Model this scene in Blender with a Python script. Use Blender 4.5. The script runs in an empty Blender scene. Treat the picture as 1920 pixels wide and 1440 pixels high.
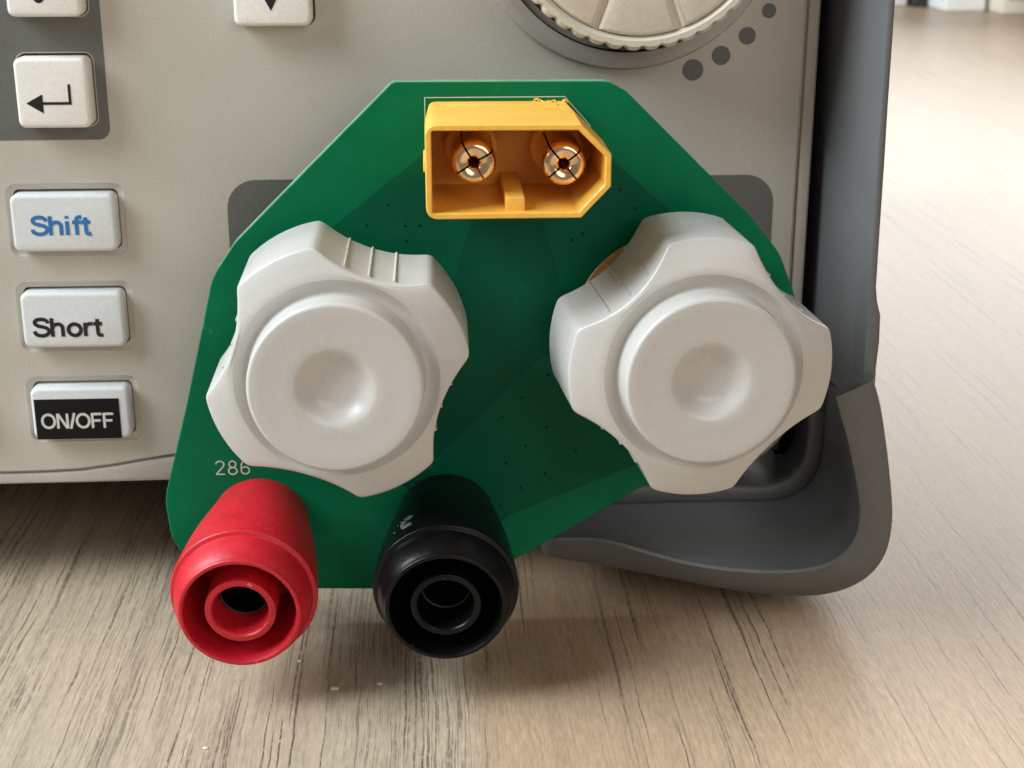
import bpy, bmesh, math, random
from mathutils import Vector, Matrix
random.seed(7)
S = 0.001                                   # everything below is written in millimetres
sc = bpy.context.scene
COL = sc.collection
R = math.radians

# ------------------------------------------------------------------ camera
FPX = 2850.0                                # focal length in photograph pixels (1920 wide)
PITCH = math.atan(970 / FPX)
YAW = math.atan(163 * math.cos(PITCH) / FPX)
CAM = Vector((0.0, -155.5, 76.0))
cd = bpy.data.cameras.new('camera')
cd.sensor_width = 36.0
cd.lens = 36.0 * FPX / 1920
cd.clip_start = 0.005
cd.clip_end = 20.0
cd.dof.use_dof = True
cd.dof.focus_distance = 0.139
cd.dof.aperture_fstop = 90
cam = bpy.data.objects.new('camera', cd)
cam.location = CAM * S
cam.rotation_euler = (R(90) - PITCH, 0, -YAW)
COL.objects.link(cam)
sc.camera = cam

# ------------------------------------------------------------------ world, lamps, exposure
w = bpy.data.worlds.new('World')
sc.world = w
w.use_nodes = True
bg = w.node_tree.nodes['Background']
bg.inputs['Color'].default_value = (1.0, 0.93, 0.86, 1)
bg.inputs['Strength'].default_value = 0.21

def area(name, loc, target, sx, sy, power, col):
    l = bpy.data.lights.new(name, 'AREA')
    l.shape = 'RECTANGLE'; l.size = sx; l.size_y = sy
    l.energy = power; l.color = col
    o = bpy.data.objects.new(name, l)
    o.location = loc
    d = Vector(target) - Vector(loc)
    o.rotation_euler = d.to_track_quat('-Z', 'Y').to_euler()
    COL.objects.link(o)
    return o
area('window_light_side', (-1.0, -0.20, 0.88), (0, 0, 0.03), 0.85, 0.75, 36.0, (0.85, 0.945, 1.0))
area('window_light_back', (1.05, 1.85, 0.85), (0.1, 0.1, 0.0), 1.9, 1.2, 36.0, (1.0, 0.985, 0.95))
area('front_fill_light', (0.55, -1.25, 0.60), (0, 0, 0.03), 0.9, 0.7, 5.4, (1.0, 0.93, 0.85))  # added fill lamp, not a real window: brightens the front faces and bumper floor
sc.view_settings.view_transform = 'Standard'
sc.view_settings.look = 'None'
sc.view_settings.gamma = 1.0
sc.view_settings.exposure = 0.0
sc.cycles.use_adaptive_sampling = True
sc.cycles.adaptive_threshold = 0.025
sc.cycles.max_bounces = 7
sc.cycles.diffuse_bounces = 4
sc.cycles.glossy_bounces = 4
sc.cycles.use_denoising = True

# ------------------------------------------------------------------ helpers
_F = Vector((math.sin(YAW) * math.cos(PITCH), math.cos(YAW) * math.cos(PITCH), -math.sin(PITCH)))
_R = _F.cross(Vector((0, 0, 1))).normalized()
_U = _R.cross(_F)
def at(px, py, Y):                          # survey: where a sight line meets the upright plane Y (mm)
    d = _F + _R * ((px - 960) / FPX) - _U * ((py - 720) / FPX)
    p = CAM + d * ((Y - CAM.y) / d.y)
    return (p.x, p.z)
def on_table(px, py):
    d = _F + _R * ((px - 960) / FPX) - _U * ((py - 720) / FPX)
    p = CAM + d * ((0 - CAM.z) / d.z)
    return (p.x, p.y)

def link(name, bm, mat, parent=None, smooth=True, angle=35, recalc=True):
    if recalc:
        bmesh.ops.recalc_face_normals(bm, faces=bm.faces)
    me = bpy.data.meshes.new(name)
    bmesh.ops.scale(bm, vec=(S, S, S), verts=bm.verts)
    if smooth:
        for f in bm.faces: f.smooth = True
        for e in bm.edges:
            if len(e.link_faces) == 2 and e.calc_face_angle(0) > R(angle):
                e.smooth = False
    bm.to_mesh(me); bm.free()
    me.materials.append(mat)
    o = bpy.data.objects.new(name, me)
    COL.objects.link(o)
    if parent: o.parent = parent
    return o
def empty(name, loc=(0, 0, 0), parent=None):
    o = bpy.data.objects.new(name, None)
    o.location = Vector(loc) * S
    o.empty_display_size = 0.02
    COL.objects.link(o)
    if parent: o.parent = parent
    return o
def tag(o, label=None, cat=None, group=None, kind=None):
    if label: o['label'] = label
    if cat: o['category'] = cat
    if group: o['group'] = group
    if kind: o['kind'] = kind
    return o

def loft(bm, loops, cap0=True, cap1=True, closed=True):
    """loops: lists of (x,y,z) with equal counts"""
    vs = [[bm.verts.new(p) for p in lp] for lp in loops]
    n = len(vs[0])
    for a, b in zip(vs, vs[1:]):
        for i in range(n if closed else n - 1):
            j = (i + 1) % n
            bm.faces.new((a[i], a[j], b[j], b[i]))
    if cap0 and closed: bm.faces.new(vs[0])
    if cap1 and closed: bm.faces.new(list(reversed(vs[-1])))
    return vs
def rrect(cx, cz, w_, h_, r, seg=6):
    pts = []
    for (sx, sz, a0) in ((1, 1, 0), (-1, 1, 90), (-1, -1, 180), (1, -1, 270)):
        for k in range(seg + 1):
            a = R(a0 + 90 * k / seg)
            pts.append((cx + sx * (w_ / 2 - r) + r * math.cos(a), cz + sz * (h_ / 2 - r) + r * math.sin(a)))
    return pts
def atY(loop, y): return [(x, y, z) for x, z in loop]
def lathe(bm, prof, cx, cz, n=72, cap0=False, cap1=False, a0=0.0):
    """prof: (radius, y) revolved about the Y axis through (cx, cz)"""
    loops = [[(cx + r * math.cos(a0 + 2 * math.pi * k / n), y, cz + r * math.sin(a0 + 2 * math.pi * k / n)) for k in range(n)] for r, y in prof]
    return loft(bm, loops, cap0, cap1)
def box(bm, x0, x1, y0, y1, z0, z1, bev=0.0):
    r = bmesh.ops.create_cube(bm, size=1)
    for v in r['verts']:
        v.co = Vector(((x0 + x1) / 2 + v.co.x * (x1 - x0), (y0 + y1) / 2 + v.co.y * (y1 - y0), (z0 + z1) / 2 + v.co.z * (z1 - z0)))
    if bev:
        es = list({e for v in r['verts'] for e in v.link_edges})
        bmesh.ops.bevel(bm, geom=es, offset=bev, segments=3, affect='EDGES', profile=0.5)
def fill(bm, outer, holes, y):
    """flat face with holes at depth y"""
    es = []
    lists = []
    for lp in [outer] + holes:
        vs = [bm.verts.new((x, y, z)) for x, z in lp]
        lists.append(vs)
        for i in range(len(vs)): es.append(bm.edges.new((vs[i], vs[(i + 1) % len(vs)])))
    bmesh.ops.triangle_fill(bm, use_beauty=True, use_dissolve=False, edges=es)
    return lists
def inset(poly, d):
    """offset a closed polygon inwards (d>0); vertex-normal mitre"""
    n = len(poly); out = []
    area2 = sum(poly[i][0] * poly[(i + 1) % n][1] - poly[(i + 1) % n][0] * poly[i][1] for i in range(n))
    s = 1 if area2 > 0 else -1
    for i in range(n):
        a, b, c = Vector(poly[i - 1]), Vector(poly[i]), Vector(poly[(i + 1) % n])
        e1, e2 = (b - a).normalized(), (c - b).normalized()
        n1, n2 = Vector((-e1.y, e1.x)) * s, Vector((-e2.y, e2.x)) * s
        m = (n1 + n2)
        m = m / max(0.35, m.length_squared / 2) if m.length > 1e-6 else n1
        out.append((b.x + m.x * d, b.y + m.y * d))
    return out
def round_poly(pts, seg=5):
    """pts: (x,z,radius)"""
    out = []; n = len(pts)
    for i in range(n):
        p, q, r_ = Vector(pts[i - 1][:2]), Vector(pts[i][:2]), pts[i][2]
        s = Vector(pts[(i + 1) % n][:2])
        if r_ <= 0: out.append(tuple(q)); continue
        u, v = (p - q).normalized(), (s - q).normalized()
        t = min(r_ / math.tan(max(0.05, u.angle(v) / 2)), (p - q).length * .48, (s - q).length * .48)
        A, B = q + u * t, q + v * t
        for k in range(seg + 1):
            f = k / seg
            out.append(tuple(A * (1 - f) ** 2 + q * 2 * f * (1 - f) + B * f ** 2))
    return out
def catmull(pts, k=5, closed=False):
    n = len(pts); out = []
    rng = range(n) if closed else range(n - 1)
    for i in rng:
        P = [Vector(pts[(i + j) % n]) if closed else Vector(pts[max(0, min(n - 1, i + j))]) for j in (-1, 0, 1, 2)]
        for s in range(k):
            t = s / k
            out.append(tuple(0.5 * (2 * P[1] + (P[2] - P[0]) * t + (2 * P[0] - 5 * P[1] + 4 * P[2] - P[3]) * t * t + (3 * P[1] - P[0] - 3 * P[2] + P[3]) * t ** 3)))
    if not closed: out.append(tuple(pts[-1]))
    return out

# ------------------------------------------------------------------ materials
def newmat(name):
    m = bpy.data.materials.new(name); m.use_nodes = True
    nt = m.node_tree
    return m, nt, nt.nodes['Principled BSDF']
def N(nt, t, **kw):
    n = nt.nodes.new(t)
    for k, v in kw.items(): setattr(n, k, v)
    return n
def noise(nt, scale, detail=4, rough=0.6, vec=None):
    n = N(nt, 'ShaderNodeTexNoise')
    n.inputs['Scale'].default_value = scale; n.inputs['Detail'].default_value = detail; n.inputs['Roughness'].default_value = rough
    if vec is None:
        tc = N(nt, 'ShaderNodeTexCoord'); vec = tc.outputs['Object']
    nt.links.new(vec, n.inputs['Vector'])
    return n
def ramp(nt, fac, stops):
    r = N(nt, 'ShaderNodeValToRGB')
    el = r.color_ramp.elements
    while len(el) < len(stops): el.new(0.5)
    for e, (p, c) in zip(el, stops):
        e.position = p; e.color = (*c, 1) if len(c) == 3 else c
    nt.links.new(fac, r.inputs['Fac'])
    return r
def mix(nt, a, b, fac, mode='MIX'):
    m = N(nt, 'ShaderNodeMix', data_type='RGBA', blend_type=mode)
    for sock, v in ((m.inputs[6], a), (m.inputs[7], b), (m.inputs[0], fac)):
        if hasattr(v, 'is_linked'): nt.links.new(v, sock)
        elif isinstance(v, (int, float)): sock.default_value = v
        else: sock.default_value = (*v, 1)
    return m.outputs[2]
def plastic(name, col, rough=0.5, var=0.06, grain=2500, bump=0.15, blotch=60, sss=0.0, spec=0.5, speck=None, gr=0.05):
    """moulded plastic: faint mottling, fine moulded texture, a few dust specks"""
    m, nt, b = newmat(name)
    n1 = noise(nt, blotch, 2, 0.65)
    lo = tuple(c * (1 - var) for c in col); hi = tuple(min(1, c * (1 + var)) for c in col)
    r1 = ramp(nt, n1.outputs['Fac'], [(0.3, lo), (0.7, hi)])
    colout = r1.outputs['Color']
    n2 = noise(nt, grain, 1, 0.7)
    rg = ramp(nt, n2.outputs['Fac'], [(0.3, (1 - gr,) * 3), (0.7, (1 + gr,) * 3)])
    colout = mix(nt, colout, rg.outputs['Color'], 1.0, 'MULTIPLY')
    if speck:
        n3 = noise(nt, speck[1], 4, 0.65)
        r3 = ramp(nt, n3.outputs['Fac'], [(speck[2], (0, 0, 0)), (speck[2] + 0.03, (1, 1, 1))])
        colout = mix(nt, colout, speck[0], r3.outputs['Color'])
    nt.links.new(colout, b.inputs['Base Color'])
    b.inputs['Specular IOR Level'].default_value = spec
    rr = ramp(nt, n1.outputs['Fac'], [(0.2, (rough * .85,) * 3), (0.8, (min(1, rough * 1.15),) * 3)])
    nt.links.new(rr.outputs['Color'], b.inputs['Roughness'])
    bp = N(nt, 'ShaderNodeBump')
    bp.inputs['Strength'].default_value = bump; bp.inputs['Distance'].default_value = 0.0001
    nt.links.new(n2.outputs['Fac'], bp.inputs['Height'])
    nt.links.new(bp.outputs['Normal'], b.inputs['Normal'])
    if sss:
        b.inputs['Subsurface Weight'].default_value = sss
        b.inputs['Subsurface Radius'].default_value = (1.0, 0.7, 0.45)
        b.inputs['Subsurface Scale'].default_value = 0.0010
    return m

M_panel = plastic('panel_plastic', (0.50, 0.47, 0.405), 0.55, 0.03, 4200, 0.15, 60, gr=0.06)
M_trim = plastic('panel_trim_plastic', (0.46, 0.415, 0.375), 0.45, 0.04, 3000, 0.06)
M_patch = plastic('grey_print', (0.125, 0.125, 0.115), 0.55, 0.05, 2600, 0.3)
M_knob = plastic('knob_plastic', (0.56, 0.54, 0.51), 0.28, 0.02, 4200, 0.10, 120, 0.0, 0.5, gr=0.03)
M_dial = plastic('dial_plastic', (0.62, 0.57, 0.48), 0.4, 0.03, 3000, 0.15)
M_keyw = plastic('white_key_plastic', (0.82, 0.79, 0.73), 0.42, 0.02, 4200, 0.1)
M_keyg = plastic('grey_key_plastic', (0.655, 0.67, 0.67), 0.42, 0.02, 4200, 0.1)
M_rubber = plastic('bumper_rubber', (0.128, 0.132, 0.135), 0.42, 0.06, 3600, 0.35, 50, 0, 0.5, ((0.42, 0.42, 0.42), 1500, 0.74))
M_chassis = plastic('chassis_metal', (0.03, 0.028, 0.026), 0.6)
M_black = plastic('black_gap', (0.003, 0.003, 0.004), 0.8, 0, spec=0.1)
M_red = plastic('red_plastic', (0.52, 0.009, 0.021), 0.44, 0.09, 2200, 0.3, 260, 0.0, 0.5, ((0.68, 0.14, 0.14), 900, 0.69), 0.12)
M_blk = plastic('black_plastic', (0.003, 0.003, 0.0035), 0.30, 0.2, 1600, 0.25, 90, 0.0, 0.22, ((0.12, 0.12, 0.12), 700, 0.70), 0.15)
M_yel = plastic('yellow_nylon', (0.94, 0.505, 0.08), 0.40, 0.05, 1500, 0.25, 150, 0.0, 0.45)
M_ink = plastic('black_ink', (0.008, 0.007, 0.008), 0.5, 0.0)
M_blue = plastic('blue_ink', (0.025, 0.16, 0.44), 0.5, 0.0)
M_wink = plastic('pale_ink', (0.62, 0.62, 0.58), 0.5, 0.0)
M_silk = plastic('silkscreen_ink', (0.50, 0.62, 0.52), 0.6, 0.05)
M_lab = plastic('black_label', (0.006, 0.006, 0.006), 0.45, 0.1, 3000, 0.05, 60, 0, 0.2)

def pcbmat(name, col, rough=0.40):
    m, nt, b = newmat(name)
    b.inputs['Specular IOR Level'].default_value = 0.12
    n1 = noise(nt, 55, 3, 0.7)
    r1 = ramp(nt, n1.outputs['Fac'], [(0.3, tuple(c * .82 for c in col)), (0.7, tuple(c * 1.2 for c in col))])
    # worn pale scuffs
    n3 = noise(nt, 260, 5, 0.75)
    r3 = ramp(nt, n3.outputs['Fac'], [(0.64, (0, 0, 0)), (0.76, (0.55, 0.55, 0.55))])
    c = mix(nt, r1.outputs['Color'], (0.16, 0.34, 0.26), r3.outputs['Color'])
    nt.links.new(c, b.inputs['Base Color'])
    n2 = noise(nt, 700, 1, 0.6)
    rr = ramp(nt, n2.outputs['Fac'], [(0.3, (rough * .8,) * 3), (0.75, (rough * 1.4,) * 3)])
    nt.links.new(rr.outputs['Color'], b.inputs['Roughness'])
    bp = N(nt, 'ShaderNodeBump'); bp.inputs['Strength'].default_value = 0.12; bp.inputs['Distance'].default_value = 0.0001
    nt.links.new(n2.outputs['Fac'], bp.inputs['Height']); nt.links.new(bp.outputs['Normal'], b.inputs['Normal'])
    return m
M_pcb = pcbmat('solder_mask_green', (0.0002, 0.150, 0.062))
M_pour = pcbmat('solder_mask_over_copper', (0.0003, 0.098, 0.048))
M_mid = pcbmat('solder_mask_between_pours', (0.0002, 0.076, 0.038))
M_edge = plastic('board_cut_edge', (0.16, 0.30, 0.16), 0.7, 0.15, 1500, 0.3, 300)
M_via = plastic('via_dark', (0.001, 0.022, 0.012), 0.7, 0, spec=0.05)

def metal(name, col, rough):
    m, nt, b = newmat(name)
    n1 = noise(nt, 900, 4, 0.6)
    r1 = ramp(nt, n1.outputs['Fac'], [(0.3, tuple(c * .8 for c in col)), (0.7, col)])
    nt.links.new(r1.outputs['Color'], b.inputs['Base Color'])
    b.inputs['Metallic'].default_value = 1
    b.inputs['Roughness'].default_value = rough
    return m
M_gold = metal('gold_plating', (1.0, 0.70, 0.42), 0.15)
M_brass = plastic('bare_copper_tone', (0.50, 0.27, 0.10), 0.4)
M_steel = metal('dark_contact', (0.06, 0.05, 0.05), 0.5)

def woodmat():
    m, nt, b = newmat('oak_laminate')
    tc = N(nt, 'ShaderNodeTexCoord')
    wn = noise(nt, 45, 3, 0.6, tc.outputs['Object'])
    va = N(nt, 'ShaderNodeVectorMath', operation='MULTIPLY_ADD')
    nt.links.new(wn.outputs['Color'], va.inputs[0]); va.inputs[1].default_value = (0.0014, 0, 0); nt.links.new(tc.outputs['Object'], va.inputs[2])
    wob = va.outputs[0]
    def stretch(sx, sy, off=(0, 0, 0), rz=R(-1.5)):
        mp = N(nt, 'ShaderNodeMapping')
        mp.inputs['Scale'].default_value = (sx, sy, 1); mp.inputs['Location'].default_value = off
        mp.inputs['Rotation'].default_value = (0, 0, rz)
        nt.links.new(wob, mp.inputs['Vector'])
        return mp.outputs['Vector']
    # slow colour drift between boards: greyer to the left, warmer to the right, with a wavy seam of figure
    drift = noise(nt, 1.0, 3, 0.5, stretch(14, 1.6, (0.35, 0, 0)))
    # two veneer leaves meet in front of the instrument: greyer and open-pored, then warmer and calmer
    sx = N(nt, 'ShaderNodeSeparateXYZ'); nt.links.new(wob, sx.inputs[0])
    lf = N(nt, 'ShaderNodeMapRange'); lf.inputs['From Min'].default_value = 0.002; lf.inputs['From Max'].default_value = 0.0055
    nt.links.new(sx.outputs['X'], lf.inputs['Value'])
    leaf = lf.outputs['Result']
    b1 = ramp(nt, drift.outputs['Fac'], [(0.38, (0.47, 0.385, 0.285)), (0.62, (0.54, 0.43, 0.31))])
    b2 = ramp(nt, drift.outputs['Fac'], [(0.38, (0.48, 0.335, 0.222)), (0.62, (0.535, 0.385, 0.262))])
    base_c = mix(nt, b1.outputs['Color'], b2.outputs['Color'], leaf)
    # broad grain streaks
    n1 = noise(nt, 1.0, 6, 0.7, stretch(420, 11))
    r1 = ramp(nt, n1.outputs['Fac'], [(0.28, (0.62, 0.61, 0.60)), (0.5, (0.92, 0.92, 0.92)), (0.75, (1.10, 1.09, 1.08))])
    calm = N(nt, 'ShaderNodeMapRange'); calm.inputs['To Min'].default_value = 0.85; calm.inputs['To Max'].default_value = 0.42; nt.links.new(leaf, calm.inputs['Value'])
    c = mix(nt, base_c, r1.outputs['Color'], calm.outputs['Result'], 'MULTIPLY')
    n1b = noise(nt, 1.0, 5, 0.75, stretch(3000, 420, (3, 1, 0)))
    r1b = ramp(nt, n1b.outputs['Fac'], [(0.3, (0.62, 0.60, 0.58)), (0.65, (1.12, 1.12, 1.12))])
    c = mix(nt, c, r1b.outputs['Color'], 0.7, 'MULTIPLY')
    # dark pores: thin dashes running with the grain, gathered in bands
    def pores(sx, sy, off, lo, hi, bx, by, b0, b1, gain):
        n2 = noise(nt, 1.0, 2.5, 0.55, stretch(sx, sy, off))
        r2 = ramp(nt, n2.outputs['Fac'], [(lo, (gain,) * 3), (hi, (0, 0, 0))])
        n3 = noise(nt, 1.0, 3, 0.5, stretch(bx, by, (off[1], off[0], 0)))
        r3 = ramp(nt, n3.outputs['Fac'], [(b0, (0, 0, 0)), (b1, (1, 1, 1))])
        return mix(nt, r2.outputs['Color'], r3.outputs['Color'], 1.0, 'MULTIPLY')
    pore = pores(2600, 20, (7, 2, 0), .36, .40, 170, 9, .40, .54, .85)
    sparse = N(nt, 'ShaderNodeMapRange'); sparse.inputs['To Min'].default_value = 1.0; sparse.inputs['To Max'].default_value = 0.25; nt.links.new(leaf, sparse.inputs['Value'])
    pore = mix(nt, pore, pores(3200, 34, (11, 4, 0), .38, .43, 220, 14, .40, .54, .75), sparse.outputs['Result'], 'LIGHTEN')
    pore = mix(nt, pore, pores(5200, 80, (2, 9, 0), .39, .45, 120, 20, .38, .6, .65), sparse.outputs['Result'], 'LIGHTEN')
    # the pores break up across the grain
    nb = noise(nt, 1.0, 2, 0.6, stretch(3500, 900, (4, 4, 0)))
    rb = ramp(nt, nb.outputs['Fac'], [(0.36, (0.25, 0.25, 0.25)), (0.5, (1, 1, 1))])
    pore = mix(nt, pore, rb.outputs['Color'], 1.0, 'MULTIPLY')
    c = mix(nt, c, (0.085, 0.064, 0.050), pore)
    nt.links.new(c, b.inputs['Base Color'])
    b.inputs['Roughness'].default_value = 0.38
    b.inputs['Specular IOR Level'].default_value = 0.5
    fine = noise(nt, 1.0, 1, 0.6, stretch(2600, 300))
    bp = N(nt, 'ShaderNodeBump'); bp.inputs['Strength'].default_value = 0.25; bp.inputs['Distance'].default_value = 0.0001
    nt.links.new(fine.outputs['Fac'], bp.inputs['Height']); nt.links.new(bp.outputs['Normal'], b.inputs['Normal'])
    return m
M_wood = woodmat()

# ------------------------------------------------------------------ table
bm = bmesh.new()
box(bm, -500, 620, -260, 830, -22, 0, 1.5)
tab = link('table_top', bm, M_wood)
tag(tab, 'light oak wood table top with dark grain lines', 'table', kind='structure')

# ------------------------------------------------------------------ electronic load: body and front panel
load = empty('electronic_load', (0, 0, 0))
tag(load, 'beige bench electronic load with white keys and grey rubber corner bumper', 'electronic load')

# keys: (cx, cz, w, h, front y, pocket w, pocket h, kind)
KEYS = {
    'enter': dict(c=(-37.15, 54.8), s=(7.1, 6.8), y=-2.0, p=(7.6, 7.3), m=M_keyw, pr=0.9),
    'digit': dict(c=(-37.15, 65.6), s=(7.1, 6.8), y=-2.0, p=(7.6, 7.3), m=M_keyw, pr=0.9),
    'down': dict(c=(-15.15, 64.6), s=(7.5, 6.8), y=-2.0, p=(8.0, 7.3), m=M_keyw, pr=0.9),
    'shift': dict(c=(-37.42, 41.55), s=(10.5, 5.9), y=-1.3, p=(12.0, 7.6), m=M_keyg, pr=1.1),
    'short': dict(c=(-37.42, 31.25), s=(10.5, 5.9), y=-1.3, p=(12.0, 7.6), m=M_keyg, pr=1.1),
    'onoff': dict(c=(-37.52, 20.95), s=(10.3, 5.7), y=-1.3, p=(11.8, 7.4), m=M_keyg, pr=1.1),
    'side': dict(c=(-54.0, 20.95), s=(10.3, 5.7), y=-1.3, p=(11.8, 7.4), m=M_keyg, pr=1.1),
}
def pocket(k, grow=0.0):
    d = KEYS[k]
    return rrect(d['c'][0] + 0.06, d['c'][1] + 0.1, d['p'][0] + grow * 2, d['p'][1] + grow * 2, d['pr'] + grow, 5)

XL, XR, ZT = -150.0, 38.0, 92.0
bot = [(XL, 14.05), (-60, 14.05), (-46, 14.05), (-42, 14.1), (-38.5, 14.25), (-35, 14.7), (-32, 15.2), (-29, 15.65), (-25, 16.1), (-19, 16.4), (-10, 16.4), (5, 16.4), (20, 16.4), (28, 16.4)]
corner = [(XR - 7 + 7 * math.sin(R(a)), 23.4 - 7 * math.cos(R(a))) for a in range(10, 91, 10)]
face_loop = bot + corner + [(XR, 40), (XR, 60), (XR, ZT), (-20, ZT), (XL, ZT)]
def outer_of(d, zb):
    o = []
    for i, (x, z) in enumerate(bot): o.append((x if i else x - d, z - d + (zb - (z - d)) * 0.0))
    return o
def grow_loop(d): return inset(face_loop, -d)
outer_bot = [(x, 12.4) for x, z in bot]
corner_o = [(39.75 - 8 + 8 * math.sin(R(a)), 20.4 - 8 * math.cos(R(a))) for a in range(10, 91, 10)]
outer_loop = outer_bot + corner_o + [(39.75, 40), (39.75, 60), (39.75, ZT + 1.7), (-20, ZT + 1.7), (XL - 1.7, ZT + 1.7)]
outer_loop[0] = (XL - 1.7, 12.4)
def between(f): return [(a[0] * (1 - f) + b[0] * f, a[1] * (1 - f) + b[1] * f) for a, b in zip(g1, outer_loop)]
bm = bmesh.new()
holes = [pocket(k) for k in KEYS]
fill(bm, face_loop, holes, 0.0)
g0 = face_loop; g1 = grow_loop(0.42)
loft(bm, [atY(g0, 0), atY(grow_loop(0.06), 0.1), atY(grow_loop(0.10), 0.6), atY(grow_loop(0.42), 0.62)], False, False)
for k in KEYS:
    d = KEYS[k]
    p0 = pocket(k)
    ch = 0.66 if d['m'] is M_keyg else 0.12
    p1 = rrect(d['c'][0] + 0.06, d['c'][1] + 0.1, d['p'][0] - ch * 2, d['p'][1] - ch * 2, d['pr'] - ch * .6, 5)
    loft(bm, [atY(p0, 0), atY(inset(p0, .06), 0.12), atY(p1, 0.4 if ch > .2 else 0.5), atY(p1, 3.5)], False, False)
bmesh.ops.remove_doubles(bm, verts=bm.verts, dist=0.002)
panel = link('front_panel', bm, M_panel, load, angle=25)

bm = bmesh.new()
loft(bm, [atY(g1, 0.63), atY(g1, 0.25), atY(between(0.08), 0.1), atY(between(0.25), 0.02), atY(between(0.8), 0.08), atY(between(0.95), 0.3), atY(between(1.0), 0.7), atY(outer_loop, 14)], False, False)
link('panel_trim', bm, M_trim, load, angle=30)
bm = bmesh.new()
box(bm, XL + 2, 39.0, 4.0, 190, 13.2, ZT)
link('chassis', bm, M_chassis, load)
for (x, y) in ((24, 26), (-130, 26), (24, 165), (-130, 165)):
    bm = bmesh.new()
    loops = [[(x + r * math.cos(2 * math.pi * k / 24), y + r * math.sin(2 * math.pi * k / 24), z) for k in range(24)] for r, z in ((8, 13.2), (8, 1), (7.2, 0.02))]
    loft(bm, loops)
    link('foot', bm, M_rubber, load)

# printed grey areas
PATCH_Y = -0.03
bm = bmesh.new()
x0, z0 = at(427, 400, 0)[0], at(500, 337, 0)[1]
x1 = at(1447, 420, 0)[0]
zb = 21.0
fill(bm, rrect((x0 + x1) / 2, (z0 + zb) / 2, x1 - x0, z0 - zb, 3.0, 8), [], PATCH_Y)
link('terminal_area_print', bm, M_patch, panel)
bm = bmesh.new()
x1, z1 = at(203, 200, 0)[0], at(150, 262, 0)[1]
fill(bm, rrect((-75 + x1) / 2, (z1 + 88) / 2, x1 + 75, 88 - z1, 1.2, 6), [pocket('enter', 0.08), pocket('digit', 0.08)], PATCH_Y)
link('keypad_area_print', bm, M_patch, panel)
for (px, py, r) in ((1442, 20, 13), (1401, 67, 15.5), (1352, 104, 17), (1299, 131, 19)):
    bm = bmesh.new()
    cx, cz = at(px, py, 0)
    rr = r / 17.6
    fill(bm, [(cx + rr * math.cos(2 * math.pi * k / 28), cz + rr * math.sin(2 * math.pi * k / 28)) for k in range(28)], [], PATCH_Y)
    link('scale_dot', bm, M_patch, panel)

# ------------------------------------------------------------------ lettering (strokes)
def ell(cx, cy, rx, ry, n=28): return [(cx + rx * math.cos(2 * math.pi * k / n), cy + ry * math.sin(2 * math.pi * k / n)) for k in range(n + 1)]
G = {
 'S': (0.61, [catmull([(0.548, .72), (0.513, .84), (0.426, .915), (0.304, .94), (0.174, .915), (0.087, .83), (0.078, .72), (0.131, .63), (0.244, .565), (0.383, .52), (0.505, .45), (0.561, .34), (0.548, .21), (0.470, .11), (0.348, .06), (0.235, .065), (0.122, .115), (0.061, .20), (0.044, .31)], 4)]),
 'h': (0.60, [[(.08, 0), (.08, 1)], catmull([(.08, .42), (.12, .57), (.24, .665), (.37, .65), (.445, .54), (.455, .42), (.455, 0)], 4)]),
 'i': (0.255, [[(.08, 0), (.08, .73)], [(.08, .855), (.08, 1)]]),
 'f': (0.33, [catmull([(.16, 0), (.16, .5), (.165, .78), (.20, .89), (.28, .935), (.36, .93)], 4), [(.01, .665), (.33, .665)]]),
 't': (0.33, [catmull([(.16, .92), (.16, .6), (.16, .2), (.19, .08), (.26, .055), (.34, .065)], 4), [(.01, .665), (.33, .665)]]),
 'o': (0.60, [ell(.29, .36, .225, .305)]),
 'r': (0.37, [[(.08, 0), (.08, .73)], catmull([(.08, .40), (.11, .54), (.19, .645), (.28, .665), (.36, .65)], 4)]),
 'O': (0.82, [ell(.40, .5, .335, .44)]),
 'N': (0.75, [[(.09, 0), (.09, 1)], [(.115, .98), (.585, .02)], [(.61, 0), (.61, 1)]]),
 '/': (0.31, [[(.02, -.02), (.26, 1.02)]]),
 'F': (0.64, [[(.09, 0), (.09, 1)], [(.09, .935), (.60, .935)], [(.09, .50), (.53, .50)]]),
 '0': (0.62, [ell(.28, .5, .215, .44)]),
 '2': (0.70, [catmull([(.06, .74), (.12, .88), (.27, .95), (.43, .90), (.51, .77), (.48, .62), (.36, .44), (.18, .22), (.06, .05)], 4), [(.04, .05), (.54, .05)]]),
 '8': (0.70, [ell(.29, .73, .19, .22), ell(.29, .27, .235, .235)]),
 '6': (0.70, [ell(.29, .29, .225, .245), catmull([(.50, .84), (.40, .94), (.26, .94), (.13, .82), (.075, .62), (.07, .36)], 4)]),
}
def ribbon(bm, pts, width, tf, pre=None):
    P = [Vector(pre(*p) if pre else p) for p in pts]
    cl = (P[0] - P[-1]).length < 1e-6
    if cl: P = P[:-1]
    n = len(P); L = []
    for i in range(n):
        a = P[i - 1] if (i or cl) else None
        c = P[(i + 1) % n] if (i < n - 1 or cl) else None
        if a is None: t = (c - P[i]).normalized(); m = Vector((-t.y, t.x))
        elif c is None: t = (P[i] - a).normalized(); m = Vector((-t.y, t.x))
        else:
            t1, t2 = (P[i] - a).normalized(), (c - P[i]).normalized()
            m = Vector((-t1.y, t1.x)) + Vector((-t2.y, t2.x))
            m = m / max(0.4, m.length_squared / 2)
        L.append((P[i] + m * width / 2, P[i] - m * width / 2))
    vs = [(bm.verts.new(tf(*a)), bm.verts.new(tf(*b))) for a, b in L]
    for i in range(n if cl else n - 1):
        j = (i + 1) % n
        bm.faces.new((vs[i][0], vs[i][1], vs[j][1], vs[j][0]))
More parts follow.
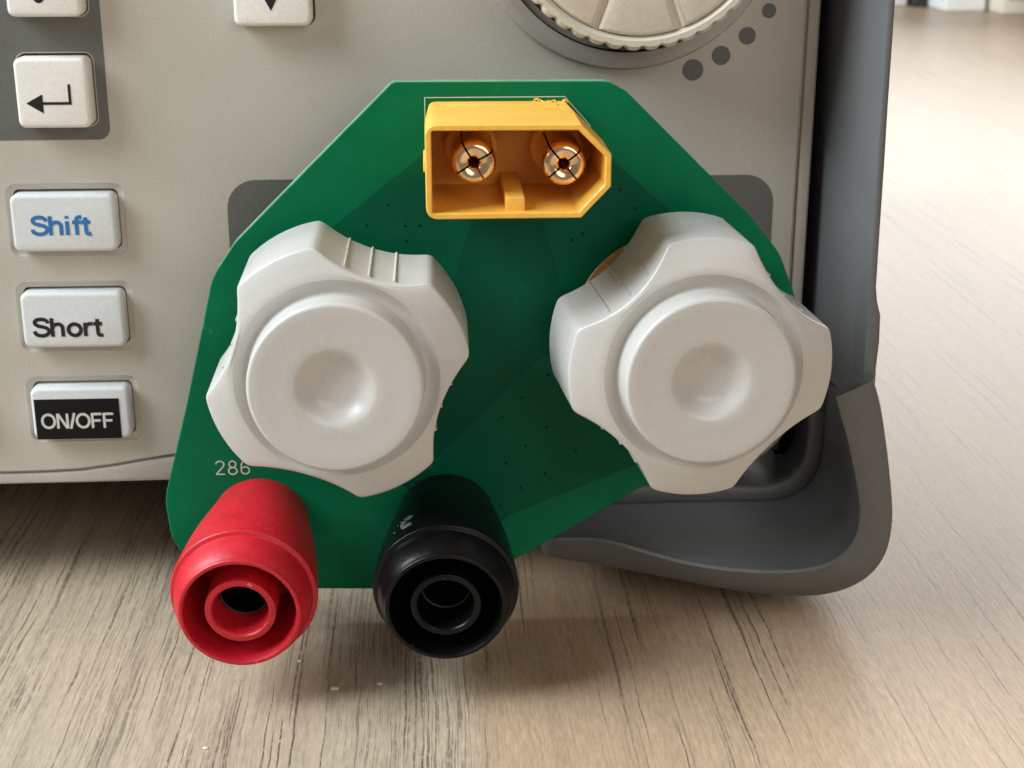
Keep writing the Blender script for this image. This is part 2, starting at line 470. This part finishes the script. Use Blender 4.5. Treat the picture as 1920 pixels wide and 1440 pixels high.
def text(s, x0, x1, z0, z1, y, sw, mat, parent, name='legend', layer=0.006, obl=0.0):
    tot = sum(G[c][0] for c in s) - (G[s[-1]][0] - max(p[0] for st in G[s[-1]][1] for p in st)) + 0.05
    kx, kz = (x1 - x0) / tot, (z1 - z0)
    bm = bmesh.new(); pen = 0.0; q = 0
    for ch in s:
        adv, strokes = G[ch]
        for st in strokes:
            yy = y - layer * (q % 4); q += 1
            ribbon(bm, st, sw * kz, lambda u, v: (u, yy, v), lambda u, v: (x0 + (pen + u) * kx, z0 + v * kz))
        pen += adv
    return link(name, bm, mat, parent, smooth=False)

# ------------------------------------------------------------------ keys
def make_key(k, label=None):
    d = KEYS[k]; (cx, cz), (w_, h_), y = d['c'], d['s'], d['y']
    r = 0.75 if d['m'] is M_keyg else 0.7
    bm = bmesh.new()
    e = 0.38
    loops = [atY(rrect(cx, cz, w_ + .10, h_ + .10, r + .05), 3.4), atY(rrect(cx, cz, w_ + .06, h_ + .06, r + .03), y + e)]
    for a in (22, 45, 68, 90):
        q = e * (1 - math.cos(R(a)))
        loops.append(atY(rrect(cx, cz, w_ - 2 * q, h_ - 2 * q, max(.25, r - q * .6)), y + e - e * math.sin(R(a))))
    loft(bm, loops)
    o = link('key', bm, d['m'], load, angle=40)
    if label: o['label'] = label
    return o
ke = make_key('enter', 'white square key with a black enter arrow')
yk = -2.03
bm = bmesh.new()
def kp(px, py): x, z = at(px, py, yk); return (x, yk, z)
tri = [bm.verts.new(kp(*p)) for p in ((49, 194), (79, 177), (82.5, 213))]
bm.faces.new(tri)
z_l = at(100, 194, yk)[1]; xr = at(131.5, 190, yk)[0]; zt = at(131, 158, yk)[1]; xl = at(80, 194, yk)[0]
ribbon(bm, [(xl - .1, z_l), (xr, z_l), (xr, zt)], 0.27, lambda u, v: (u, yk - 0.005, v))
link('legend', bm, M_ink, ke, smooth=False)
kd = make_key('digit', 'white square key cut off at the upper left')
text('0', -38.3, -36.9, 63.55, 66.6, -2.03, 0.16, M_ink, kd)
kw = make_key('down', 'white square key with a black arrow tip pointing down')
bm = bmesh.new()
xt, zt = at(508, 21, yk)
bm.faces.new([bm.verts.new(p) for p in ((xt, yk, zt), (xt + 1.35, yk, zt + 2.6), (xt - 1.35, yk, zt + 2.6))])
link('legend', bm, M_ink, kw, smooth=False)
ks = make_key('shift', 'grey key marked Shift in blue')
yk2 = -1.33
def tbox(l, r_, t, b_, y):
    a = at(l, (t + b_) / 2, y); c = at(r_, (t + b_) / 2, y)
    return a[0], c[0], at((l + r_) / 2, b_, y)[1], at((l + r_) / 2, t, y)[1]
X = tbox(58, 173, 405, 441, yk2)
text('Shift', *X, yk2, 0.20, M_blue, ks)
kq = make_key('short', 'grey key marked Short in black')
X = tbox(62, 195, 596, 631, yk2)
text('Short', *X, yk2, 0.20, M_ink, kq)
ko = make_key('onoff', 'grey key with a black ON/OFF plate')
bm = bmesh.new()
box(bm, -42.35, -33.45, -1.36, -1.2, 18.12, 22.62, 0.02)
link('label_plate', bm, M_lab, ko)
X = tbox(77, 215, 775, 803, -1.39)
text('ON/OFF', *X, -1.39, 0.16, M_wink, ko)
make_key('side', 'grey key at the left edge of the picture')

# ------------------------------------------------------------------ rotary dial
DX, DZ = 19.75, 72.1
bm = bmesh.new()
lathe(bm, [(15.5, 0.3), (15.5, -0.5), (15.35, -0.8), (15.1, -0.9), (14.45, -1.0)], DX, DZ, 120)
n_ = 120
loft(bm, [[(DX + 14.45 * math.cos(2 * math.pi * k / n_), -1.0, DZ + 14.45 * math.sin(2 * math.pi * k / n_)) for k in range(n_)], [(DX + .35 + 13.95 * math.cos(2 * math.pi * k / n_), -1.02, DZ + .15 + 13.95 * math.sin(2 * math.pi * k / n_)) for k in range(n_)]], False, False)
link('dial_collar', bm, M_trim, load)
FD_ = -8.6
bm = bmesh.new()
lathe(bm, [(13.95, -1.0), (13.93, 0.6), (13.3, 0.5), (13.0, FD_ + 2.1), (3.0, FD_ + 2.1)], DX + .35, DZ + .25, 96, False, True)
link('dial_gap', bm, M_black, load)
DX, DZ = 20.05, 72.55
dial = empty('dial', (0, 0, 0), load)
dial['label'] = 'ribbed ivory rotary dial'
NS = 9 * 40
def dloop(r, y, scal=0.0, dx=0.0):
    out = []
    for k in range(NS):
        a = 2 * math.pi * k / NS
        rr = r - scal * (0.5 + 0.5 * math.cos(a * 45)) ** 3
        out.append((DX + dx + rr * math.cos(a), y, DZ + rr * math.sin(a)))
    return out
FD = -8.6
bm = bmesh.new()
loft(bm, [dloop(12.9, FD + 2.0), dloop(13.25, FD + 1.8, .3), dloop(13.3, FD + 0.9, .38), dloop(13.2, FD + .3, .34), dloop(12.85, FD - .02, .15), dloop(12.3, FD - .02), dloop(12.05, FD + .3), dloop(11.9, FD + .72), dloop(4, FD + .7)], True, True)
dk = link('dial_knob', bm, M_dial, dial, angle=30)
def sector(r0, r1, a0, a1, g, y, k=10):
    """face segment outline between two radial grooves of half-width g"""
    out = []
    for r, lst in ((r1, range(k + 1)), (r0, range(k, -1, -1))):
        da = math.asin(min(.9, g / r))
        for i in lst:
            a = a0 + da + (a1 - a0 - 2 * da) * i / k
            out.append((DX + r * math.cos(a), y, DZ + r * math.sin(a)))
    return out
for k in range(9):                                  # nine raised face segments with grooves between them
    a0, a1 = R(-110 + 40 * k), R(-70 + 40 * k)
    bm = bmesh.new()
    loft(bm, [sector(3.0, 11.85, a0, a1, .12, FD + .69), sector(3.1, 11.8, a0, a1, .30, FD + .35), sector(3.2, 11.6, a0, a1, .62, FD + .14), sector(3.3, 11.45, a0, a1, .74, FD + .10)])
    link('face_segment', bm, M_dial, dk, angle=50)

# ------------------------------------------------------------------ side frame and corner bumper
FY = -13.0
bm = bmesh.new()
zs = [(1680, 0), (1673, 100), (1666, 200), (1660, 300), (1651, 430), (1644, 540), (1646, 565), (1652, 592), (1650, 640), (1644, 690), (1640, 760)]
outer = [at(px, py, FY) for px, py in zs]
outer = [(outer[0][0] + 0.02, 95.0)] + outer
inner_px = [(1666, 0), (1659, 100), (1652, 200), (1645, 300), (1637, 430), (1629, 540), (1627, 565), (1625.5, 592), (1622, 640), (1620, 690), (1614, 760)]
inner = [at(px, py, FY)[0] for px, py in inner_px]
inner = [inner[0]] + inner
secs = []
for (xo, z), xi in zip(outer, inner):
    xi = min(xi, xo - .45)
    base = 41.15
    secs.append([(base, 9, z), (base, 1.5, z), (base + .12, -1, z), (base + (xi - base) * .5, FY * .5, z), (xi - .06, FY + .4, z), (xi + .06, FY + .06, z), (xi + .2, FY, z), (xo - .2, FY, z), (xo - .05, FY + .12, z), (xo, FY + .5, z), (xo + .4, 0, z), (xo + .8, 9, z), (xo + 1.2, 60, z)])
loft(bm, secs)
link('side_frame', bm, M_rubber, load, angle=40)
# black groove between the panel and the frame
bm = bmesh.new()
box(bm, 39.0, 41.6, 5.5, 9.0, 12.0, 94)
link('groove', bm, M_black, load)

BY = -14.5
o_px = [(1641, 712), (1655, 765), (1665, 830), (1672, 890), (1677, 950), (1676, 990), (1668, 1030), (1651, 1063), (1622, 1091), (1580, 1111), (1530, 1120), (1470, 1120), (1410, 1116), (1340, 1105), (1270, 1092), (1200, 1078), (1130, 1064), (1070, 1055), (1020, 1046)]
i_px = [(1566, 745), (1574, 775), (1588, 825), (1599, 875), (1609, 930), (1611, 965), (1605, 1000), (1591, 1026), (1568, 1047), (1538, 1060), (1500, 1067), (1450, 1069), (1400, 1067), (1340, 1061), (1280, 1050), (1220, 1034), (1160, 1016), (1110, 1008), (1045, 1008)]
s_px = [(1556, 735), (1553, 765), (1551, 800), (1548, 830), (1544, 860), (1538, 885), (1528, 905), (1512, 922), (1492, 934), (1468, 942), (1440, 945), (1405, 946), (1370, 946), (1320, 947), (1265, 948), (1210, 950), (1150, 952), (1090, 956), (1030, 966)]
n_b = len(o_px)
secs = []
for i in range(n_b):
    t = i / (n_b - 1)
    tap = 0.0 if t < .6 else ((t - .6) / .4) ** 1.6
    by = BY + 5.5 * tap
    bk = 0.0 if t < .42 else min(1, (t - .42) / .12) * 3.2      # the lower lip leans back underneath
    o = Vector(at(*o_px[i], by + bk)); n_ = Vector(at(*i_px[i], by)); s_ = Vector(at(*s_px[i], -1.2))
    # panel-side ledge
    led = s_ + (s_ - n_).normalized() * 1.2
    cen = Vector((22, 30)); dirc = (cen - s_).normalized()
    led2 = s_ + dirc * 1.6
    led3 = s_ + dirc * 2.1
    out = (o - n_).normalized() if (o - n_).length > .01 else Vector((0, -1))
    def L(p, y): return (p.x, y, p.y)
    bul = s_ * .45 + n_ * .55 + out * .55
    bul2 = s_ * .15 + n_ * .85 + out * .28
    bul0 = s_ * .8 + n_ * .2 + out * .35
    back = o + out * 0.3
    if i < 3: back = o + out * .1
    secs.append([L(led3, 9), L(led3, .3), L(s_ + dirc * 2.0, -.15), L(s_ + dirc * 1.75, -.3), L(s_ + dirc * .35, -.35), L(s_ + dirc * .12, -.2), L(s_, -.1), L(s_ - dirc * .12, -.5), L(bul0, -1.2 + (by + 1.2) * .22), L(bul, -1.2 + (by + 1.2) * .6), L(bul2, -1.2 + (by + 1.2) * .9), L(n_ + out * .1, by + .18), L(n_ + out * .4, by - .02), L(n_ * .5 + o * .5, by - .05 + bk * .42), L(o - out * .55, by + bk * .85), L(o - out * .2, by + .2 + bk), L(o, by + .8 + bk), L(o + out * .12, by + 3 + bk), L(back, by + 8 + bk), L(back, 30)])
bm = bmesh.new()
m_secs = []
K = 4
for j in range(len(secs[0])):
    col = catmull([s[j] for s in secs], K)
    m_secs.append(col)
rings = [[m_secs[j][i] for j in range(len(m_secs))] for i in range(len(m_secs[0]))]
loft(bm, rings)
link('corner_bumper', bm, M_rubber, load, angle=45)

# ------------------------------------------------------------------ adapter board
adapter = empty('adapter_board', (0, -11, 0))
tag(adapter, 'green circuit board adapter with yellow connector and red and black sockets', 'circuit board')
adapter.location = (0, 0, 0)
PF, PB = -11.6, -10.0
outl = [(735, 154, .9), (1140, 152, 2.2), (1175, 172, .5), (1400, 398, 6), (1462, 475, 6), (1492, 560, 5), (1490, 680, 7), (1400, 795, 5), (1215, 906, 2), (1000, 1030, 2), (960, 1051, 4), (840, 1105, 4), (595, 1104, 1), (390, 1104, 5), (322, 1010, 4), (309, 935, 6), (350, 757, 4), (398, 520, 6), (440, 455, 6), (500, 393, 4)]
board_poly = round_poly([(*at(px, py, PF), r) for px, py, r in outl], 6)
bm = bmesh.new()
ins = inset(board_poly, .10)
loft(bm, [atY(ins, PB), atY(board_poly, PB - .1), atY(board_poly, PF + .1), atY(ins, PF)])
board = link('board', bm, M_pcb, adapter, angle=30)
board.data.materials.append(M_edge)
for f in board.data.polygons:
    if abs(f.normal.y) < .5: f.material_index = 1
# copper areas under the mask, standing slightly proud
def pour(pts, y, name='copper_pour', mat=M_pour):
    poly = [at(px, py, PF) for px, py in pts]
    bm = bmesh.new()
    loft(bm, [atY(poly, PF + .02), atY(poly, y), atY(inset(poly, .06), y - .02)])
    return link(name, bm, mat, board, smooth=False)
pour([(797, 284), (1150, 300), (1260, 395), (1300, 560), (1190, 600), (1052, 540), (1018, 416), (889, 416), (866, 470), (818, 700), (600, 720), (560, 560), (575, 465), (638, 412)], PF - .03)
pour([(1022, 664), (1200, 700), (1290, 800), (1195, 868), (955, 965), (905, 1010), (860, 1010), (800, 940), (814, 862)], PF - .035)
pour([(880, 412), (1028, 412), (1068, 545), (1050, 690), (850, 900), (801, 945), (740, 900), (740, 730), (800, 690), (850, 465)], PF - .022, mat=M_mid)
bm = bmesh.new()
vias = [(688, 423), (762, 452), (787, 423), (1092, 438), (1072, 450), (978, 746), (942, 782), (1025, 801), (986, 836), (1080, 845), (950, 869), (1022, 888), (976, 914), (938, 948), (1028, 703), (728, 384), (760, 424), (1162, 356), (1190, 390)]
for px, py in vias:
    cx, cz = at(px, py, PF)
    lathe(bm, [(.16, PF - .03), (.14, PF - .062), (.05, PF - .055)], cx, cz, 10, False, True)
vo = link('via', bm, M_via, board); tag(vo, kind='stuff')
# silkscreen: connector outline and the number
bm = bmesh.new()
so = [at(797, 183, PF), at(1062, 183, PF)]
sil = [(-.42, 47.3), (-.42, so[0][1]), (12.75, so[0][1]), (15.2, 52.75), (15.2, 49.9), (12.75, 47.3), (-.42, 47.3)]
ribbon(bm, sil, .09, lambda u, v: (u, PF - .045, v))
link('silkscreen_outline', bm, M_silk, board, smooth=False)
X = tbox(403, 469, 863, 890, PF)
text('286', *X, PF - .03, .095, M_silk, board, 'silkscreen_number')
# gold landing pads under the binding posts
KL, KR = (-8.65, 32.7), (24.4, 32.7)
for (kx, kz) in (KL, KR):
    rp = 9.0 if kx < 0 else 9.45
    bm = bmesh.new()
    lathe(bm, [(rp, PF - .05), (rp - .05, PF - .1), (2.5, PF - .1)], kx - (1.1 if kx > 0 else 0), kz - (.9 if kx < 0 else 0), 72, False, True)
    link('contact_pad', bm, M_brass, board)

# ------------------------------------------------------------------ yellow two-pin connector
XF = -27.1
xpoly = [(-.47, 55.46, 1.15), (12.85, 55.42, .35), (15.52, 52.8, .3), (15.52, 49.95, .3), (12.95, 47.23, .35), (-.47, 47.23, 1.15)]
xo = round_poly([(x, z, r) for x, z, r in xpoly], 5)
xi_pts = inset([(x, z) for x, z, r in xpoly], .58)
xi = round_poly([(x, z, .22) for x, z in xi_pts], 5)
bm = bmesh.new()
loft(bm, [atY(inset(xo, .34), PF - .02), atY(inset(xo, .22), -15), atY(inset(xo, .02), -20.5), atY(inset(xo, .05), XF + .12), atY(inset(xo, .14), XF),
          atY(inset(xi, -.1), XF), atY(xi, XF + .12), atY(inset(xi, .05), -14.6)], True, True)
conn = link('power_connector', bm, M_yel, adapter, angle=28)
conn['label'] = 'yellow two-pin connector shell with one pointed side'
def cpart(name, fn, mat=M_yel, angle=35):
    bm = bmesh.new(); fn(bm); return link(name, bm, mat, conn, angle=angle)
cpart('key_rib', lambda b: (box(b, 6.45, 8.1, XF + .75, -14.7, 47.7, 49.0, .08)))
cpart('rear_rail', lambda b: box(b, 1.0, 11.8, -15.4, -14.2, 54.9, 55.36, .1))
cpart('side_nub', lambda b: box(b, -.62, -.3, -21, -15, 50.2, 51.2, .1))
def flashing(b):
    rnd = random.Random(3)
    for k in range(16):
        x = 9.0 + 4.2 * rnd.random(); y = PF - .1 - 1.2 * rnd.random() ** 1.5; z = 54.95 + .36 * rnd.random()
        q = .12 + .28 * rnd.random()
        m = Matrix.Translation((x, y, z)) @ Matrix.Rotation(rnd.random() * 3, 4, (rnd.random(), rnd.random(), rnd.random() + .1)) @ Matrix.Diagonal((q * 2.2, q, q * .5, 1))
        bmesh.ops.create_icosphere(b, subdivisions=1, radius=.5, matrix=m)
tag(cpart('moulding_flash', flashing), kind='stuff')
# split bullet pins
def pin(px, py, rot):
    TY = -24.9
    cx, cz = at(px, py, TY)
    bm = bmesh.new()
    ro, ri, g = 1.84, .30, .085
    prof = [(ri, -14.7), (ri, TY + .55), (ri + .12, TY + .3), (ri + .3, TY + .12), (ro - .62, TY), (ro - .35, TY + .06), (ro - .15, TY + .25), (ro - .04, TY + .6), (ro, TY + 1.1), (ro, -14.7)]
    for q in range(4):
        base = rot + math.pi / 2 * q
        rows = []
        for k in range(13):
            a = math.pi / 2 * k / 12
            rows.append([(g + r * math.cos(a), y, g + r * math.sin(a)) for r, y in prof])
        ca, sa = math.cos(base), math.sin(base)
        rows = [[(cx + x * ca - z * sa, y, cz + x * sa + z * ca) for x, y, z in row] for row in rows]
        loft(bm, rows)
    o = link('pin', bm, M_gold, conn, angle=50)
    bm = bmesh.new()
    lathe(bm, [(2.45, -14.5), (2.45, -16.6), (2.3, -16.8), (1.95, -16.8), (1.95, -14.5)], cx, cz, 48)
    link('pin_collar', bm, M_yel, conn)
    return o
pin(889, 306, R(31)); pin(1058, 309, R(40))

# ------------------------------------------------------------------ banana sockets
def socket(cx, cz, mat, label):
    def y(d): return PF - d
    def droop(b):                            # the sockets sag a few degrees on the thin board
        bmesh.ops.rotate(b, cent=(cx, PF - 17, cz), matrix=Matrix.Rotation(R(5.2), 3, 'X') @ Matrix.Rotation(R(-1.0), 3, 'Z'), verts=b.verts)
    bm = bmesh.new()
    prof = [(4.9, y(-0.7)), (5.15, y(1.0)), (5.65, y(3.5)), (6.12, y(6)), (6.48, y(8.5)), (6.72, y(10.8)), (6.88, y(12.8)), (6.92, y(13.5)), (6.90, y(13.62)), (6.82, y(13.7)), (6.60, y(13.72)), (6.47, y(13.80)), (6.44, y(13.98)),
            (6.40, y(14.6)), (6.28, y(15.3)), (6.07, y(15.95)), (5.85, y(16.45)), (5.74, y(16.62)), (5.70, y(16.72)), (5.66, y(16.9)), (5.58, y(16.98)), (5.42, y(17.0)), (5.28, y(16.95)), (5.20, y(16.8)), (5.1, y(16.0)), (4.95, y(7)), (3.4, y(7)), (3.3, y(16.35)), (3.26, y(16.5)), (3.16, y(16.56)), (2.75, y(16.56)), (2.62, y(16.45)), (2.56, y(16.2)), (2.5, y(5.0)), (1.2, y(4.9))]
    lathe(bm, prof, cx, cz, 96, True, True)
    droop(bm)
    o = link('banana_socket', bm, mat, adapter, angle=40)
    o['label'] = label
    bm = bmesh.new()
    lathe(bm, [(2.46, y(5.05)), (2.46, y(13.0)), (2.4, y(13.15)), (2.25, y(13.1)), (2.1, y(6)), (.8, y(5.9))], cx, cz, 48, False, True)
    droop(bm)
    link('contact', bm, M_steel, o)
    return o
M_scuff = plastic('scuffed_plastic', (.20, .21, .22), .7)
socket(-18.27, 10.8, M_red, 'red shrouded banana socket')
bs = socket(0.73, 10.9, M_blk, 'black shrouded banana socket')
bm = bmesh.new(); rnd = random.Random(11)
for k in range(22):                                   # pale scuffs on the upper left of the black barrel
    a = R(128 + 16 * (rnd.random() - .5)); d = 9.4 + 2.2 * rnd.random()
    r_ = 6.1 + (d - 6) * .125 + .02; q = .10 + .22 * rnd.random() ** 2
    m = Matrix.Translation((0.73 + r_ * math.cos(a), PF - d, 10.9 + r_ * math.sin(a))) @ Matrix.Rotation(-a, 4, 'Y') @ Matrix.Rotation(rnd.random(), 4, 'X') @ Matrix.Diagonal((.05, q * (1 + rnd.random()), q, 1))
    bmesh.ops.create_icosphere(bm, subdivisions=1, radius=1, matrix=m)
bmesh.ops.rotate(bm, cent=(0.73, PF - 17, 10.9), matrix=Matrix.Rotation(R(5.2), 3, 'X') @ Matrix.Rotation(R(-1.0), 3, 'Z'), verts=bm.verts)
tag(link('scuff', bm, M_scuff, bs), kind='stuff')

# ------------------------------------------------------------------ binding posts (four-lobed nuts that clamp the board)
def post(cx, cz, rot, tilt, label, FYk=-26.5, RK=12.1):
    n = 240
    grp = empty('binding_post', (cx, FYk, cz), load)
    grp['label'] = label
    grp.rotation_euler = (0, 0, tilt)
    hw = R(26.3); rm = .805
    a_ = math.sin(hw); xs = math.cos(hw); sg = xs - rm
    rn = (a_ * a_ + sg * sg) / (2 * sg); cxn = rm + rn
    def star(phi):
        d = (phi - rot + math.pi / 4) % (math.pi / 2) - math.pi / 4
        if abs(d) >= hw: return 1.0
        # nearest crossing of the ray with the notch circle
        b = cxn * math.cos(d); disc = b * b - (cxn * cxn - rn * rn)
        return min(1.0, b - math.sqrt(max(0, disc)))
    raw = [star(2 * math.pi * k / n) for k in range(n)]
    sm = [(raw[k - 1] + raw[k] * 2 + raw[(k + 1) % n]) / 4 for k in range(n)]
    def ys(r): return .34 * max(0.0, r - 9.3)
    def sl(scale, off, y, front=False):
        return [((RK * (sm[k] * scale) - off) * math.cos(2 * math.pi * k / n), y + (ys(RK * sm[k] - off) if front else 0), (RK * (sm[k] * scale) - off) * math.sin(2 * math.pi * k / n)) for k in range(n)]
    def mixl(f, rc, y):
        out = []
        for k in range(n):
            r = (RK * sm[k] - .55) * (1 - f) + rc * f
            out.append((r * math.cos(2 * math.pi * k / n), y + ys(r), r * math.sin(2 * math.pi * k / n)))
        return out
    def ci(r, y): return [(r * math.cos(2 * math.pi * k / n), y, r * math.sin(2 * math.pi * k / n)) for k in range(n)]
    D = 11.8
    bm = bmesh.new()
    loops = [ci(3, D), sl(1.0, .5, D), sl(1.0, .12, D - .12), sl(1.0, 0, D - .5), sl(1.0, .05, 6), sl(1.0, .10, .30, True), sl(1.0, .13, .13, True), sl(1.0, .20, .04, True), sl(1.0, .34, 0, True), mixl(.4, 9.6, -.01), mixl(.8, 9.6, .0), mixl(1.0, 9.5, .01)]
    loops += [ci(9.2, .06), ci(8.9, .30), ci(8.6, .52), ci(8.25, .64), ci(7.98, .58), ci(7.86, .3), ci(7.83, -.2), ci(7.78, -2.22)]   # gutter, then the cap's wall
    for a in (12, 25, 40, 55, 70, 90):
        loops.append(ci(7.78 - .38 * (1 - math.cos(R(a))), -2.22 - .38 * math.sin(R(a))))
    loops += [ci(6.6, -2.57), ci(5.6, -2.54), ci(4.6, -2.53)]
    for t in (1.12, 1.04, .97, .9, .83, .76, .68, .58, .45, .3, .12):      # thumb dimple
        q = max(0, min(1, (1.12 - t) / .62)); q = q * q * (3 - 2 * q)
        loops.append(ci(3.4 * t, -2.53 + 1.15 * q + .25 * max(0, 1 - t) ** 2))
    loft(bm, loops)
    nut = link('knob', bm, M_knob, grp, angle=38)
    # moulded ridges inside the hollows
    ridge = None
    for q in range(4):
        for da in (-13, 0, 13):
            phi = rot + math.pi / 2 * q + R(da)
            rr = RK * star(phi)
            if ridge is None:
                b2 = bmesh.new()
                loft(b2, [[(-.25, y, -.13), (.0, y, -.11), (.13, y, -.04), (.13, y, .04), (.0, y, .11), (-.25, y, .13)] for y in (1.1, 6, D - .3)])
                ridge = link('grip_ridge', b2, M_knob, nut)
                r_ = ridge
            else:
                r_ = ridge.copy(); COL.objects.link(r_); r_.parent = nut
            r_.location = (rr * math.cos(phi) * S, 0, rr * math.sin(phi) * S)
            r_.rotation_euler = (0, -phi, 0)
    # brass washer, stud and collar behind the nut
    bm = bmesh.new()
    lathe(bm, [(3.0, D + .1), (3.0, 17), (6.5, 17.0), (6.5, 24), (8.5, 24), (8.5, 25.8)], 0, 0, 48, True, True)
    link('stud', bm, M_brass, grp)
    return grp
post(*KL, R(-18.5), 0.0, 'white four-lobed clamp knob nearer the Short key')
post(*KR, R(43), R(4.5), 'white four-lobed clamp knob nearer the corner bumper', RK=12.4)

# ------------------------------------------------------------------ far end of the table
def far_box(name, x0, x1, y0, y1, h, col, label, cat, zb=0.0, rough=.5):
    m = plastic(name + '_paint', col, rough, .03, 800, .1, 8)
    bm = bmesh.new()
    box(bm, x0, x1, y0, y1, zb, h, 1.0)
    box(bm, x0 + 2.5, x1 - 2.5, y0 - 1.2, y0 - .002, zb + 8, h - 8, .4)
    o = link(name, bm, m)
    tag(o, label, cat)
    return o
far_box('white_box', 248, 276, 730, 790, 90, (.85, .86, .84), 'white box at the table far end nearest the grey frame', 'box')
far_box('white_carton', 286, 309, 694, 760, 90, (.88, .9, .88), 'brightest white box between the dark block and cream box', 'box')
far_box('cream_box', 311.5, 326.5, 676, 750, 90, (.78, .72, .60), 'cream box at the far end of the table', 'box')
far_box('dark_block', 277.5, 285, 722, 750, 30, (.03, .028, .026), 'small dark block between the two white boxes', 'block')
far_box('black_case', 328.5, 350, 664, 740, 80, (.03, .032, .036), 'black case cut off by the right picture edge', 'case')

# crumbs on the table
M_crumb = plastic('crumb', (.78, .74, .66), .8, .05)
cr = None
for (px, py, s, lab) in ((628, 1292, .45, 'largest pale crumb, on the table between and below the two sockets'), (712, 1283, .3, 'pale crumb on the table just left below the black socket'), (385, 1404, .28, 'pale crumb nearest the camera, on the table below the red socket'), (562, 1240, .2, 'smallest pale crumb, on the table right beside the red socket')):
    x, y = on_table(px, py)
    bm = bmesh.new()
    bmesh.ops.create_icosphere(bm, subdivisions=2, radius=1)
    rnd = random.Random(px)
    for v in bm.verts: v.co *= .7 + .6 * rnd.random()
    bmesh.ops.scale(bm, vec=(s, s * .7, s * .3), verts=bm.verts)
    bmesh.ops.translate(bm, vec=(x, y, s * .25), verts=bm.verts)
    o = link('crumb', bm, M_crumb)
    tag(o, lab, 'crumb', 'crumbs on the table')
